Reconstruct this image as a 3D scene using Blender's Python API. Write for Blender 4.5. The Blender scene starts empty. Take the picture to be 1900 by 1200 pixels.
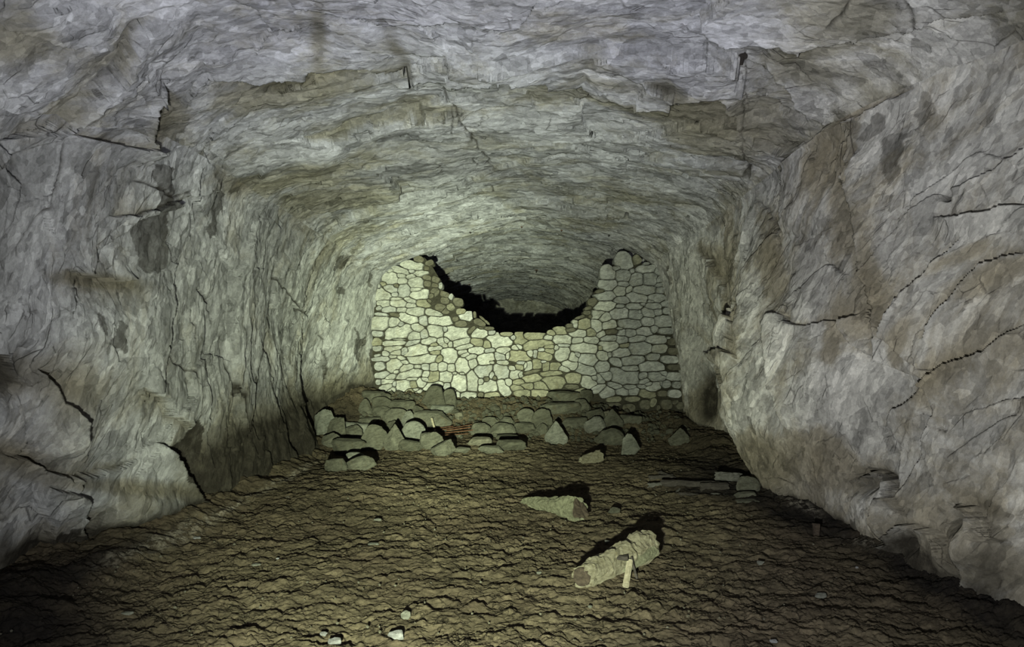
import bpy, bmesh, math, random
import numpy as np
from mathutils import Vector, Matrix, noise as mnoise

F = 1267.0            # focal length in pixels of the 1900 px wide frame
CX, HY, CAMZ = 950.0, 640.0, 1.6
scene = bpy.context.scene
col = scene.collection

# ------------------------------------------------------------------ camera
cd = bpy.data.cameras.new('camera')
cam = bpy.data.objects.new('camera', cd); col.objects.link(cam)
cam.location = (0, 0, CAMZ); cam.rotation_euler = (math.pi/2, 0, 0)
cd.sensor_width = 36.0; cd.lens = 36.0*F/1900.0; cd.shift_y = 40.0/1900.0
cd.clip_start = 0.05; cd.clip_end = 200
scene.camera = cam

# ------------------------------------------------------------------ world, lamps, exposure
w = bpy.data.worlds.new('world'); scene.world = w; w.use_nodes = True
w.node_tree.nodes['Background'].inputs[0].default_value = (0.012, 0.012, 0.014, 1)
w.node_tree.nodes['Background'].inputs[1].default_value = 1.0
vs = scene.view_settings
vs.view_transform = 'Standard'; vs.look = 'None'; vs.gamma = 1.0; vs.use_curve_mapping = False
vs.exposure = 0.0

def spot(name, loc, target, deg, blend, energy, color, radius=0.02):
    l = bpy.data.lights.new(name, 'SPOT'); o = bpy.data.objects.new(name, l); col.objects.link(o)
    o.location = loc
    o.rotation_euler = (Vector(target)-Vector(loc)).to_track_quat('-Z', 'Y').to_euler()
    l.spot_size = math.radians(deg); l.spot_blend = blend; l.energy = energy
    l.color = color; l.shadow_soft_size = radius
    return o
TORCH = (-0.34, 0.10, 0.98)
spot('torch_beam', TORCH, (-1.3, 14, 1.9), 30, 1.0, 9600, (0.88, 1.0, 0.66), 0.03)
spot('torch_spill', TORCH, (-0.9, 14, 1.5), 62, 1.0, 2250, (0.88, 1.0, 0.62), 0.03)
spot('flood_lamp', (-0.30, 0.05, 1.02), (0.8, 9, 4.4), 128, 1.0, 980, (0.97, 1.0, 0.975), 0.03)
spot('head_lamp', (0.0, -0.1, 1.85), (-0.1, 5.2, 4.9), 92, 1.0, 300, (0.84, 0.86, 1.0), 0.05)

# ------------------------------------------------------------------ noise helpers (numpy)
def hash3(ix, iy, iz, k):
    h = (ix.astype(np.int64)*73856093) ^ (iy.astype(np.int64)*19349663) ^ (iz.astype(np.int64)*83492791) ^ (k*2654435761)
    h &= 0xFFFFFFFF
    h = (h ^ (h >> 16))*0x45d9f3b & 0xFFFFFFFF
    h = (h ^ (h >> 16))*0x45d9f3b & 0xFFFFFFFF
    h = h ^ (h >> 16)
    return ((h & 0xFFFFFF)/float(0x1000000)).astype(np.float32)

def vnoise(p, k=0):
    i = np.floor(p).astype(np.int64); f = (p-i).astype(np.float32)
    u = f*f*f*(f*(f*6-15)+10)
    r = 0
    for dx in (0, 1):
        for dy in (0, 1):
            for dz in (0, 1):
                wgt = (u[:, 0] if dx else 1-u[:, 0])*(u[:, 1] if dy else 1-u[:, 1])*(u[:, 2] if dz else 1-u[:, 2])
                r = r + wgt*hash3(i[:, 0]+dx, i[:, 1]+dy, i[:, 2]+dz, k)
    return r*2-1

def fbm(p, octs=4, k=0, gain=0.5):
    a, s, r = 1.0, 1.0, 0
    for o in range(octs):
        r = r + a*vnoise(p*s+o*17.3, k+o); a *= gain; s *= 2.03
    return r

def facets(p, k=0, tilt=1.0, step=0.35, jit=0.95):
    """cleaved-rock relief: every cell is a plane of its own tilt; returns height and distance to the cell border"""
    i = np.floor(p).astype(np.int64)
    n = len(p)
    best = np.full(n, 1e9, np.float32); second = np.full(n, 1e9, np.float32); val = np.zeros(n, np.float32)
    for dx in (-1, 0, 1):
        for dy in (-1, 0, 1):
            for dz in (-1, 0, 1):
                cx, cy, cz = i[:, 0]+dx, i[:, 1]+dy, i[:, 2]+dz
                qx = p[:, 0]-(cx+.5+(hash3(cx, cy, cz, k+1)-.5)*jit)
                qy = p[:, 1]-(cy+.5+(hash3(cx, cy, cz, k+2)-.5)*jit)
                qz = p[:, 2]-(cz+.5+(hash3(cx, cy, cz, k+3)-.5)*jit)
                d = (qx*qx+qy*qy+qz*qz).astype(np.float32)
                m = d < best
                h = (hash3(cx, cy, cz, k+4)-.5)*2*step + tilt*((hash3(cx, cy, cz, k+5)-.5)*qx+(hash3(cx, cy, cz, k+6)-.5)*qy+(hash3(cx, cy, cz, k+7)-.5)*qz)
                second = np.where(m, best, np.minimum(second, d))
                val = np.where(m, h, val); best = np.where(m, d, best)
    return val.astype(np.float32), (np.sqrt(second)-np.sqrt(best)).astype(np.float32)

def sm(a, b, x):
    t = np.clip((x-a)/(b-a), 0, 1); return t*t*(3-2*t)

def seg_dist(px, py, pts):
    """distance and signed side (+ = below / right of travel) to a polyline in the picture of the base surface"""
    bd = np.full(len(px), 1e9, np.float32); bs = np.zeros(len(px), np.float32); bt = np.zeros(len(px), np.float32)
    L = len(pts)-1
    for k in range(L):
        ax, ay = pts[k]; bx, by = pts[k+1]
        vx, vy = bx-ax, by-ay; ll = vx*vx+vy*vy
        t = np.clip(((px-ax)*vx+(py-ay)*vy)/ll, 0, 1)
        dx, dy = px-(ax+t*vx), py-(ay+t*vy)
        d = np.hypot(dx, dy); s = np.sign(vx*dy-vy*dx)
        m = d < bd
        bd = np.where(m, d, bd); bs = np.where(m, s, bs); bt = np.where(m, (k+t)/L, bt)
    return bd, bs, bt

# ------------------------------------------------------------------ object helpers
def tag(o, label=None, cat=None, group=None, kind=None):
    if label: o['label'] = label
    if cat: o['category'] = cat
    if group: o['group'] = group
    if kind: o['kind'] = kind
    return o

def mesh_obj(name, verts, faces, mat, parent=None, smooth=False, loc=None):
    me = bpy.data.meshes.new(name); me.from_pydata([tuple(v) for v in verts], [], [tuple(f) for f in faces])
    me.materials.append(mat); me.update()
    if smooth: me.polygons.foreach_set('use_smooth', [True]*len(me.polygons))
    o = bpy.data.objects.new(name, me); col.objects.link(o)
    if parent: o.parent = parent
    if loc is not None: o.location = loc
    return o

def grid_obj(name, P, mat, attrs=None, flip=False, smooth=True):
    """P: (rows, cols, 3) array of points"""
    R, C = P.shape[:2]
    me = bpy.data.meshes.new(name)
    me.vertices.add(R*C); me.vertices.foreach_set('co', P.reshape(-1).astype(np.float32))
    a = (np.arange(R-1)[:, None]*C+np.arange(C-1)[None, :]).reshape(-1)
    q = np.stack([a, a+1, a+C+1, a+C], 1)
    if flip: q = q[:, ::-1]
    n = len(q)
    me.loops.add(n*4); me.loops.foreach_set('vertex_index', q.reshape(-1).astype(np.int32))
    me.polygons.add(n); me.polygons.foreach_set('loop_start', (np.arange(n)*4).astype(np.int32))
    me.polygons.foreach_set('use_smooth', np.full(n, smooth))
    me.update(calc_edges=True)
    for nm, arr in (attrs or {}).items():
        at = me.attributes.new(nm, 'FLOAT', 'POINT'); at.data.foreach_set('value', arr.reshape(-1).astype(np.float32))
    me.materials.append(mat); me.validate()
    o = bpy.data.objects.new(name, me); col.objects.link(o)
    return o

# ------------------------------------------------------------------ materials
class NT:
    def __init__(s, name):
        s.m = bpy.data.materials.new(name); s.m.use_nodes = True; s.t = s.m.node_tree
        s.b = s.t.nodes['Principled BSDF']; s.tc = s.t.nodes.new('ShaderNodeTexCoord')
        s.co = s.tc.outputs['Object']
    def n(s, typ, **kw):
        nd = s.t.nodes.new(typ)
        for k, v in kw.items():
            if k.startswith('_'): setattr(nd, k[1:], v)
        return nd
    def link(s, a, b): s.t.links.new(a, b)
    def mapping(s, rot=(0, 0, 0), scale=(1, 1, 1), co=None):
        m = s.n('ShaderNodeMapping'); m.inputs['Rotation'].default_value = rot
        s.link(co or s.co, m.inputs['Vector'])
        k = s.n('ShaderNodeMapping'); k.inputs['Scale'].default_value = scale
        s.link(m.outputs[0], k.inputs['Vector']); return k.outputs[0]
    def facet(s, co, scale, step=.25):
        """height of cleaved facets: a tilted plane per cell"""
        v = s.n('ShaderNodeTexVoronoi'); s.link(co, v.inputs['Vector']); v.inputs['Scale'].default_value = scale
        d = s.n('ShaderNodeVectorMath'); d.operation = 'SUBTRACT'; s.link(co, d.inputs[0]); s.link(v.outputs['Position'], d.inputs[1])
        c = s.n('ShaderNodeVectorMath'); c.operation = 'SUBTRACT'; s.link(v.outputs['Color'], c.inputs[0]); c.inputs[1].default_value = (.5, .5, .5)
        o = s.n('ShaderNodeVectorMath'); o.operation = 'DOT_PRODUCT'; s.link(d.outputs[0], o.inputs[0]); s.link(c.outputs[0], o.inputs[1])
        sx = s.n('ShaderNodeSeparateColor'); s.link(v.outputs['Color'], sx.inputs[0])
        h = s.math('MULTIPLY', o.outputs['Value'], scale)
        return s.math('ADD', h, s.math('MULTIPLY', sx.outputs[0], step)), v.outputs['Color']
    def warp(s, co, scale, amt):
        n = s.n('ShaderNodeTexNoise'); s.link(co, n.inputs['Vector']); n.inputs['Scale'].default_value = scale; n.inputs['Detail'].default_value = 4
        a = s.n('ShaderNodeVectorMath'); a.operation = 'MULTIPLY_ADD'; s.link(n.outputs['Color'], a.inputs[0]); a.inputs[1].default_value = (amt,)*3; s.link(co, a.inputs[2])
        return a.outputs[0]
    def noise(s, co, scale, detail=6, rough=.6, dist=0):
        n = s.n('ShaderNodeTexNoise'); s.link(co, n.inputs['Vector'])
        n.inputs['Scale'].default_value = scale; n.inputs['Detail'].default_value = detail
        n.inputs['Roughness'].default_value = rough; n.inputs['Distortion'].default_value = dist
        return n.outputs['Fac']
    def voro(s, co, scale, feature='F1', out='Distance', rand=1):
        n = s.n('ShaderNodeTexVoronoi'); n.feature = feature; s.link(co, n.inputs['Vector'])
        n.inputs['Scale'].default_value = scale; n.inputs['Randomness'].default_value = rand
        return n.outputs[out]
    def ramp(s, fac, stops):
        r = s.n('ShaderNodeValToRGB'); s.link(fac, r.inputs[0])
        e = r.color_ramp.elements
        while len(e) < len(stops): e.new(.5)
        for i, (p, c) in enumerate(stops):
            e[i].position = p; e[i].color = (c, c, c, 1) if isinstance(c, (int, float)) else (*c, 1)
        return r.outputs[0]
    def mix(s, f, a, b, mode='MIX'):
        m = s.n('ShaderNodeMix'); m.data_type = 'RGBA'; m.blend_type = mode
        if isinstance(f, (int, float)): m.inputs[0].default_value = f
        else: s.link(f, m.inputs[0])
        for v, sock in ((a, m.inputs[6]), (b, m.inputs[7])):
            if isinstance(v, tuple): sock.default_value = (*v, 1)
            else: s.link(v, sock)
        return m.outputs[2]
    def math(s, op, a, b=None):
        m = s.n('ShaderNodeMath'); m.operation = op
        for i, v in enumerate((a, b)):
            if v is None: continue
            if isinstance(v, (int, float)): m.inputs[i].default_value = v
            else: s.link(v, m.inputs[i])
        return m.outputs[0]
    def attr(s, name):
        a = s.n('ShaderNodeAttribute'); a.attribute_name = name; return a.outputs['Fac']
    def bump(s, h, dist, strength=1.0, prev=None):
        b = s.n('ShaderNodeBump'); b.inputs['Distance'].default_value = dist; b.inputs['Strength'].default_value = strength
        s.link(h, b.inputs['Height'])
        if prev is not None: s.link(prev, b.inputs['Normal'])
        return b.outputs[0]
    def done(s, colr, rough=.85, normal=None, spec=.25):
        if isinstance(colr, tuple): s.b.inputs['Base Color'].default_value = (*colr, 1)
        else: s.link(colr, s.b.inputs['Base Color'])
        s.b.inputs['Roughness'].default_value = rough
        s.b.inputs['Specular IOR Level'].default_value = spec
        s.b.inputs['Diffuse Roughness'].default_value = 1.0
        if normal is not None: s.link(normal, s.b.inputs['Normal'])
        return s.m

ROCK_C = ((.325, .325, .32), (.35, .35, .37), (.41, .395, .37))       # left wall, roof, right wall
ROCK_P = ((.49, .49, .50), (.52, .52, .585), (.66, .64, .605))
def rock_mat(name, rot, dark, brown, brown_amt=.5):
    s = NT(name)
    ac, ar = s.attr('roof'), s.attr('right')
    mid = s.mix(ar, s.mix(ac, ROCK_C[0], ROCK_C[1]), ROCK_C[2])
    pale = s.mix(ar, s.mix(ac, ROCK_P[0], ROCK_P[1]), ROCK_P[2])
    wc = s.warp(s.co, 1.7, .16)
    el = s.mapping(rot, (.45, 1, 1), wc)
    big = s.noise(el, .9, 5, .6, .3)
    c = s.mix(s.ramp(big, [(.3, 0.0), (.7, 1.0)]), mid, pale)
    fh1, fc1 = s.facet(el, 3.6, .5)
    fh2, fc2 = s.facet(s.mapping(rot, (.42, 1, 1), s.warp(s.co, 5, .05)), 10.0, .5)
    fh3, fc3 = s.facet(s.mapping(rot, (.5, 1, 1), s.warp(s.co, 14, .02)), 27.0, .5)
    # schistose streaks
    st = s.noise(s.mapping(rot, (.16, 1, 1), s.warp(s.co, 2.5, .1)), 15, 6, .75, .2)
    c = s.mix(s.ramp(st, [(.34, .45), (.47, 0.0)]), c, dark)
    # rusty brown dirt lying in broad patches
    br = s.math('ADD', s.noise(s.mapping(rot, (.6, 1, 1)), 1.3, 9, .70, .6), s.math('MULTIPLY', s.attr('stain'), .26))
    c = s.mix(s.ramp(br, [(.50, 0.0), (.64, brown_amt), (.85, .95)]), c, brown)
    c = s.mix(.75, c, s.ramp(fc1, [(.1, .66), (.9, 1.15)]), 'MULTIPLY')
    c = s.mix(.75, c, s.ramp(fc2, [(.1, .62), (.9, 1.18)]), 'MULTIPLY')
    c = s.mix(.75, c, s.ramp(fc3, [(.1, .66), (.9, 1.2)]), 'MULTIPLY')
    dk = s.math('MULTIPLY', s.attr('dirt_shade'), s.ramp(s.noise(s.co, 7, 8, .75), [(.3, .72), (.55, 1.0)]))
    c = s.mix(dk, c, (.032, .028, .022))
    # thin dark cracks with straight runs
    cr = s.voro(s.mapping(rot, (.40, 1, 1), s.warp(s.co, 4, .07)), 3.1, 'DISTANCE_TO_EDGE')
    msk = s.ramp(s.noise(s.co, 1.6, 4, .6), [(.54, 0.0), (.64, .6)])
    crk = s.math('MULTIPLY', s.ramp(cr, [(.0, 1.0), (.016, 0.0)]), msk)
    cr2 = s.voro(s.mapping(rot, (.33, 1, 1), s.warp(s.co, 9, .03)), 8.5, 'DISTANCE_TO_EDGE')
    msk2 = s.ramp(s.noise(s.co, 2.7, 4, .6), [(.54, 0.0), (.66, .5)])
    crk2 = s.math('MULTIPLY', s.ramp(cr2, [(.0, 1.0), (.035, 0.0)]), msk2)
    crk = s.math('MAXIMUM', crk, crk2)
    c = s.mix(crk, c, (.05, .045, .04))
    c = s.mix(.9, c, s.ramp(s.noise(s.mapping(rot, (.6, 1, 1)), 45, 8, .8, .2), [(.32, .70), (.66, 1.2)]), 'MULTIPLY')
    nrm = s.bump(fh1, .060, 1.)
    nrm = s.bump(fh2, .030, 1., nrm)
    nrm = s.bump(fh3, .013, 1., nrm)
    nrm = s.bump(s.noise(s.mapping(rot, (.55, 1, 1)), 26, 8, .75, .3), .018, .8, nrm)
    nrm = s.bump(s.math('SUBTRACT', 1.0, crk), .02, .9, nrm)
    return s.done(c, .9, nrm, .15)

def to_rot(e):
    """mapping rotation that turns direction e (in the y-z plane) or x onto the stretched X axis"""
    q = Vector(e).normalized().rotation_difference(Vector((1, 0, 0)))
    return tuple(q.to_euler('XYZ'))
E_LEFT, E_RIGHT, E_CEIL = (0, .40, .92), (0, -.62, .78), (1, .12, .05)
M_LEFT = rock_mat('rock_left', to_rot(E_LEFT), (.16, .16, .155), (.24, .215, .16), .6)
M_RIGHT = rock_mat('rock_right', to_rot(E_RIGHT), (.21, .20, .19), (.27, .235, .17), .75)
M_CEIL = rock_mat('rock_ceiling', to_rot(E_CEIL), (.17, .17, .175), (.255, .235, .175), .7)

def floor_mat():
    s = NT('trodden_mud')
    c = s.mix(s.ramp(s.noise(s.co, .7, 5, .6), [(.35, 0.), (.7, 1.)]), (.074, .060, .040), (.125, .103, .068))
    c = s.mix(s.ramp(s.noise(s.co, 1.1, 4, .6), [(.45, 0.), (.62, .4)]), c, (.102, .077, .054))
    c = s.mix(1., c, s.ramp(s.noise(s.mapping(scale=(.7, 1, 1)), 12, 9, .8), [(.3, .45), (.68, 1.45)]), 'MULTIPLY')
    wv = s.mapping(scale=(.55, 1, .4), co=s.warp(s.co, 5, .16))
    fh, fc = s.facet(wv, 14.0, .6)
    c = s.mix(.6, c, s.ramp(fc, [(.1, .7), (.9, 1.2)]), 'MULTIPLY')
    ck = s.math('MULTIPLY', s.ramp(s.voro(s.mapping(scale=(.6, 1, .4), co=s.warp(s.co, 9, .22)), 11.0, 'DISTANCE_TO_EDGE'), [(0., 1.), (.05, 0.)]), s.ramp(s.noise(s.co, 5.0, 5, .7), [(.47, 0.), (.58, .8)]))
    c = s.mix(ck, c, (.012, .010, .007))
    c = s.mix(s.ramp(s.noise(s.co, 55, 4, .7), [(.64, 0.), (.74, .5)]), c, (.34, .31, .24))
    dk = s.math('MULTIPLY', s.attr('dirt_shade'), s.ramp(s.noise(s.co, 4, 8, .7), [(.3, .72), (.6, 1.0)]))
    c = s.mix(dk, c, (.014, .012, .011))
    pl = s.math('MULTIPLY', s.attr('pale'), s.ramp(s.noise(s.co, 16, 6, .7), [(.45, 0.), (.6, 1.0)]))
    c = s.mix(pl, c, (.30, .27, .22))
    c = s.mix(.8, c, s.ramp(s.noise(s.co, 38, 7, .8), [(.33, .5), (.66, 1.35)]), 'MULTIPLY')
    n = s.bump(fh, .018, .9)
    n = s.bump(s.noise(s.mapping(scale=(.6, 1, 1)), 26, 8, .75, .3), .018, .9, n)
    n = s.bump(s.math('SUBTRACT', 1., ck), .02, .9, n)
    return s.done(c, .92, n, .12)
M_FLOOR = floor_mat()

def stone_mat(name, a, b, brown, amt=.4):
    s = NT(name)
    oi = s.n('ShaderNodeObjectInfo')
    c = s.mix(oi.outputs['Random'], a, b)
    v = s.ramp(s.noise(s.co, 7, 9, .8, .5), [(.3, .42), (.7, 1.28)])
    v = s.mix(1., v, s.ramp(s.noise(s.mapping((.5, .3, .2), (.5, 1, 2)), 16, 8, .75, .8), [(.38, .55), (.55, 1.08)]), 'MULTIPLY')
    c = s.mix(.9, c, v, 'MULTIPLY')
    c = s.mix(s.ramp(s.noise(s.co, 3.1, 6, .7, 1.), [(.52, 0.), (.68, amt)]), c, brown)
    n = s.bump(s.noise(s.mapping(scale=(1, 1, 2.2)), 14, 8, .75, .4), .06, .9)
    n = s.bump(s.noise(s.co, 80, 4, .7), .006, .7, n)
    return s.done(c, .88, n, .2)
M_SW = stone_mat('stone_pale', (.46, .46, .42), (.62, .62, .57), (.30, .27, .18))
M_SG = stone_mat('stone_grey', (.42, .425, .41), (.56, .56, .54), (.24, .22, .15))
M_SY = stone_mat('stone_ochre', (.31, .30, .225), (.43, .41, .31), (.20, .175, .10), .6)
M_SD = stone_mat('stone_earthy', (.16, .15, .115), (.25, .235, .18), (.11, .095, .06), .7)
M_RB = stone_mat('rubble_stone', (.095, .093, .070), (.15, .147, .115), (.09, .07, .04), .7)
M_RP = stone_mat('rubble_stone_pale', (.19, .195, .165), (.25, .25, .215), (.13, .11, .07), .6)
M_CORE = stone_mat('rubble_core_earth', (.05, .046, .034), (.07, .065, .05), (.04, .035, .02))
M_CHIP = stone_mat('white_chip', (.30, .30, .30), (.40, .40, .40), (.35, .33, .28), .3)

def wood_mat(name, c1, c2, rot=(0, 0, 0), bumpd=.02):
    s = NT(name)
    g = s.noise(s.mapping(rot, (1.2, 14, 14)), 3, 7, .7, .4)
    c = s.mix(s.ramp(g, [(.35, 0.), (.65, 1.)]), c1, c2)
    v = s.ramp(s.noise(s.co, 22, 6, .7), [(.3, .6), (.7, 1.2)])
    c = s.mix(.8, c, v, 'MULTIPLY')
    n = s.bump(g, bumpd, .9); n = s.bump(s.noise(s.co, 55, 5, .7), .008, .8, n)
    return s.done(c, .9, n, .15)
M_CRUST = wood_mat('crusted_wood', (.12, .105, .068), (.27, .25, .185))
M_CRUSTG = wood_mat('grey_green_crust', (.10, .10, .065), (.22, .22, .15))
M_WDARK = wood_mat('rotten_dark_wood', (.030, .026, .024), (.085, .075, .065))
M_WGREY = wood_mat('weathered_grey_wood', (.075, .072, .064), (.16, .155, .14))
M_WRED = wood_mat('red_brown_wood', (.035, .027, .022), (.090, .070, .052))
M_WPALE = wood_mat('pale_split_wood', (.28, .25, .17), (.44, .40, .30))
def rust_mat():
    s = NT('rust')
    c = s.ramp(s.noise(s.co, 30, 6, .7), [(.3, (.05, .022, .012)), (.5, (.10, .045, .024)), (.72, (.20, .11, .065))])
    return s.done(c, .85, s.bump(s.noise(s.co, 90, 4), .003), .3)
M_RUST = rust_mat()
M_IRON = NT('dark_iron').done((.03, .026, .024), .6)

# ------------------------------------------------------------------ ground height
def A_of_x(x): return np.interp(x, [-3.6, -2.9, -1.8, -1.2, 0, .9, 1.8, 2.6, 3.6], [.62, .62, .60, .48, .50, .50, .36, .18, .14])
def base_ground(x, y):
    x = np.asarray(x, float); y = np.asarray(y, float)
    g = A_of_x(x)*sm(11.4, 13.7, y)*(1-sm(15, 18, y)*.6)
    g = g + .05*np.sin(x*1.3+y*.5)*np.sin(y*.9+1)*sm(4.5, 7, y)*(1-sm(10, 12, y))
    edge = np.abs(x-.0)
    g = g + .10*sm(2.55, 3.1, edge)
    return g
def hit(px, py, ymax=13.5):
    """where the sight line through a pixel meets the ground"""
    y = 3.0
    while y < ymax:
        z = CAMZ+(HY-py)/F*y
        if z <= float(base_ground((px-CX)/F*y, y)): break
        y += .01
    return Vector(((px-CX)/F*y, y, CAMZ+(HY-py)/F*y))
def at(px, py, y): return Vector(((px-CX)/F*y, y, CAMZ+(HY-py)/F*y))

# ------------------------------------------------------------------ the cave shell
# station: y, left x at z 0,.8,1.6,2.5 ; left corner ; three roof points ; right corner ; right x at z 2.4,1.5,.8,0
ST = [
 (-2.0, (-3.5, -3.4, -3.3, -3.3), (-3.2, 3.2), (-1.9, 3.9), (0, 4.0), (2, 4.0), (3.4, 3.6), (3.2, 3.1, 3.05, 3.0)),
 (1.5, (-3.5, -3.4, -3.3, -3.3), (-3.2, 3.2), (-1.9, 3.9), (0, 4.0), (2, 4.0), (3.4, 3.6), (3.2, 3.1, 3.05, 3.0)),
 (3.4, (-3.5, -3.35, -3.25, -3.2), (-3.25, 3.1), (-1.95, 3.85), (0, 3.92), (2, 3.95), (3.5, 3.6), (3.25, 3.05, 3.0, 2.98)),
 (4.4, (-3.47, -3.3, -3.15, -3.1), (-3.15, 3.08), (-1.95, 3.85), (0, 3.92), (2, 3.95), (3.4, 3.6), (3.15, 2.95, 2.9, 2.9)),
 (5.2, (-3.42, -3.2, -3.1, -3.02), (-2.98, 3.3), (-1.9, 3.86), (0, 3.92), (2, 3.92), (3.1, 3.6), (2.95, 2.8, 2.8, 2.87)),
 (6.1, (-3.1, -3.1, -3.05, -3.0), (-2.93, 3.38), (-1.85, 3.85), (0, 4.02), (2, 3.9), (2.90, 3.6), (2.8, 2.62, 2.6, 2.78)),
 (7.0, (-2.92, -3.0, -3.08, -3.05), (-2.93, 3.38), (-1.8, 3.8), (0.05, 4.05), (2, 3.9), (2.95, 3.6), (2.78, 2.45, 2.46, 2.76)),
 (7.8, (-2.93, -3.05, -3.1, -3.1), (-2.95, 3.36), (-1.8, 3.78), (0.05, 4.02), (2, 3.88), (3.0, 3.6), (2.70, 2.30, 2.40, 2.83)),
 (9.0, (-2.95, -3.15, -3.2, -3.15), (-2.95, 3.32), (-1.8, 3.75), (0.05, 4.0), (2, 3.85), (3.0, 3.52), (2.95, 2.9, 3.1, 3.3)),
 (10.6, (-2.98, -3.3, -3.35, -3.2), (-2.9, 3.28), (-1.8, 3.7), (0.1, 3.97), (2, 3.8), (3.0, 3.45), (3.15, 3.4, 3.55, 3.7)),
 (11.6, (-3.62, -3.68, -3.5, -3.2), (-2.85, 3.22), (-1.75, 3.66), (0.1, 3.95), (1.95, 3.76), (2.95, 3.4), (3.2, 3.45, 3.6, 3.65)),
 (12.6, (-3.38, -3.4, -3.25, -3.02), (-2.75, 3.16), (-1.7, 3.62), (0.1, 3.94), (1.92, 3.74), (2.9, 3.34), (3.15, 3.22, 3.32, 3.38)),
 (14.0, (-2.84, -2.85, -2.87, -2.82), (-2.6, 3.09), (-1.66, 3.56), (0.11, 3.97), (1.88, 3.72), (2.9, 3.28), (3.2, 3.37, 3.48, 3.56)),
 (15.2, (-2.95, -2.95, -2.95, -2.9), (-2.7, 3.2), (-1.7, 3.85), (0.11, 4.20), (1.88, 3.95), (2.95, 3.4), (3.2, 3.4, 3.5, 3.5)),
 (20, (-3.0, -3.0, -3.0, -2.9), (-2.7, 3.2), (-1.7, 3.8), (0.1, 4.12), (1.88, 3.92), (2.9, 3.4), (3.2, 3.4, 3.5, 3.5)),
 (28, (-3.0, -3.0, -3.0, -2.9), (-2.7, 3.3), (-1.7, 3.9), (0.1, 4.2), (1.88, 4.0), (2.9, 3.5), (3.2, 3.4, 3.5, 3.5)),
 (40, (-3.0, -3.0, -3.0, -2.9), (-2.7, 3.3), (-1.7, 3.9), (0.1, 4.2), (1.88, 4.0), (2.9, 3.5), (3.2, 3.4, 3.5, 3.5)),
]
def st_pts(s):
    y, L, LC, C1, C2, C3, RC, R = s
    return [(L[0], -.35)]+list(zip(L, (.0, .8, 1.6, 2.5)))+[LC, C1, C2, C3, RC]+list(zip(R, (2.4, 1.5, .8, .0)))+[(R[3], -.35)]
CP = np.array([st_pts(s) for s in ST]); SY = np.array([s[0] for s in ST])

def hermite(xs, V, xq):
    """smooth interpolation of V (n, ...) given at xs, tension a little under full"""
    m = np.zeros_like(V)
    dx = np.diff(xs); sl = np.diff(V, axis=0)/dx.reshape(-1, *([1]*(V.ndim-1)))
    m[1:-1] = (sl[1:]+sl[:-1])/2*.85; m[0] = sl[0]; m[-1] = sl[-1]
    i = np.clip(np.searchsorted(xs, xq, side='right')-1, 0, len(xs)-2)
    h = dx[i]; t = (xq-xs[i])/h
    e = lambda a: a.reshape(-1, *([1]*(V.ndim-1)))
    t = e(t); h = e(h)
    return (2*t**3-3*t**2+1)*V[i]+(t**3-2*t**2+t)*h*m[i]+(-2*t**3+3*t**2)*V[i+1]+(t**3-t**2)*h*m[i+1]

rows = np.concatenate([np.linspace(-2, 3.3, 25)[:-1], np.exp(np.linspace(math.log(3.3), math.log(14.2), 620))[:-1],
                       np.exp(np.linspace(math.log(14.2), math.log(40), 170))])
NC = 15
segN = [12, 92, 92, 96, 92, 130, 165, 165, 130, 124, 96, 80, 92, 12]
us = np.concatenate([np.linspace(k, k+1, n, endpoint=False) for k, n in enumerate(segN)]+[np.array([14.0])])
G = hermite(SY, CP, rows)                               # rows x 15 x 2
G = np.swapaxes(hermite(np.arange(NC, dtype=float), np.swapaxes(G, 0, 1), us), 0, 1)   # rows x cols x 2
Rn, Cn = G.shape[:2]
P = np.zeros((Rn, Cn, 3)); P[..., 0] = G[..., 0]; P[..., 1] = rows[:, None]; P[..., 2] = G[..., 1]
du = np.gradient(P, axis=1); dv = np.gradient(P, axis=0)
N = np.cross(dv, du); N /= np.linalg.norm(N, axis=2, keepdims=True)+1e-9
ctr = np.stack([np.zeros((Rn, Cn)), P[..., 1], np.full((Rn, Cn), 1.9)], 2)
sgn = np.sign(((ctr-P)*N).sum(2, keepdims=True)); sgn[sgn == 0] = 1
N = N*np.sign(np.median(sgn))
U = np.broadcast_to(us[None, :], (Rn, Cn))
p = P.reshape(-1, 3); n_ = N.reshape(-1, 3); u = U.reshape(-1)

def frame(e, stretch):
    e = Vector(e).normalized(); q = e.rotation_difference(Vector((1, 0, 0))).to_matrix()
    M = np.array(q); M[0] *= stretch
    return M.T
warp = np.stack([fbm(p*1.3+5, 3, 11), fbm(p*1.3+25, 3, 21), fbm(p*1.3+55, 3, 31)], 1)*.10
def relief(pp, e, k):
    q = (pp+warp)@frame(e, .6)
    a, ea = facets(q*.8, k, 1.0, .30)
    q2 = (pp+warp*.8)@frame(e, .5)
    b, eb = facets(q2*2.2+3, k+40, 1.0, .34)
    c, ec = facets(q2*6.0+7, k+80, 1.0, .36)
    d, ed = facets(q2*15.+11, k+120, 1.0, .36)
    return .17*a+.062*b+.022*c+.008*d
wl = 1-sm(4.6, 5.4, u); wr = sm(8.6, 9.4, u); wc = 1-wl-wr
D = np.zeros(len(p))
for e, k, wg in ((E_LEFT, 100, wl), (E_RIGHT, 300, wr), (E_CEIL, 500, wc)):
    idx = np.where(wg > 0)[0]
    sub = p[idx]; keep = warp; warp = warp[idx]
    D[idx] += wg[idx]*relief(sub, e, k); warp = keep
D += .055*fbm(p*.8+9, 4, 71)+.018*fbm(p*3.5, 4, 75)

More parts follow.
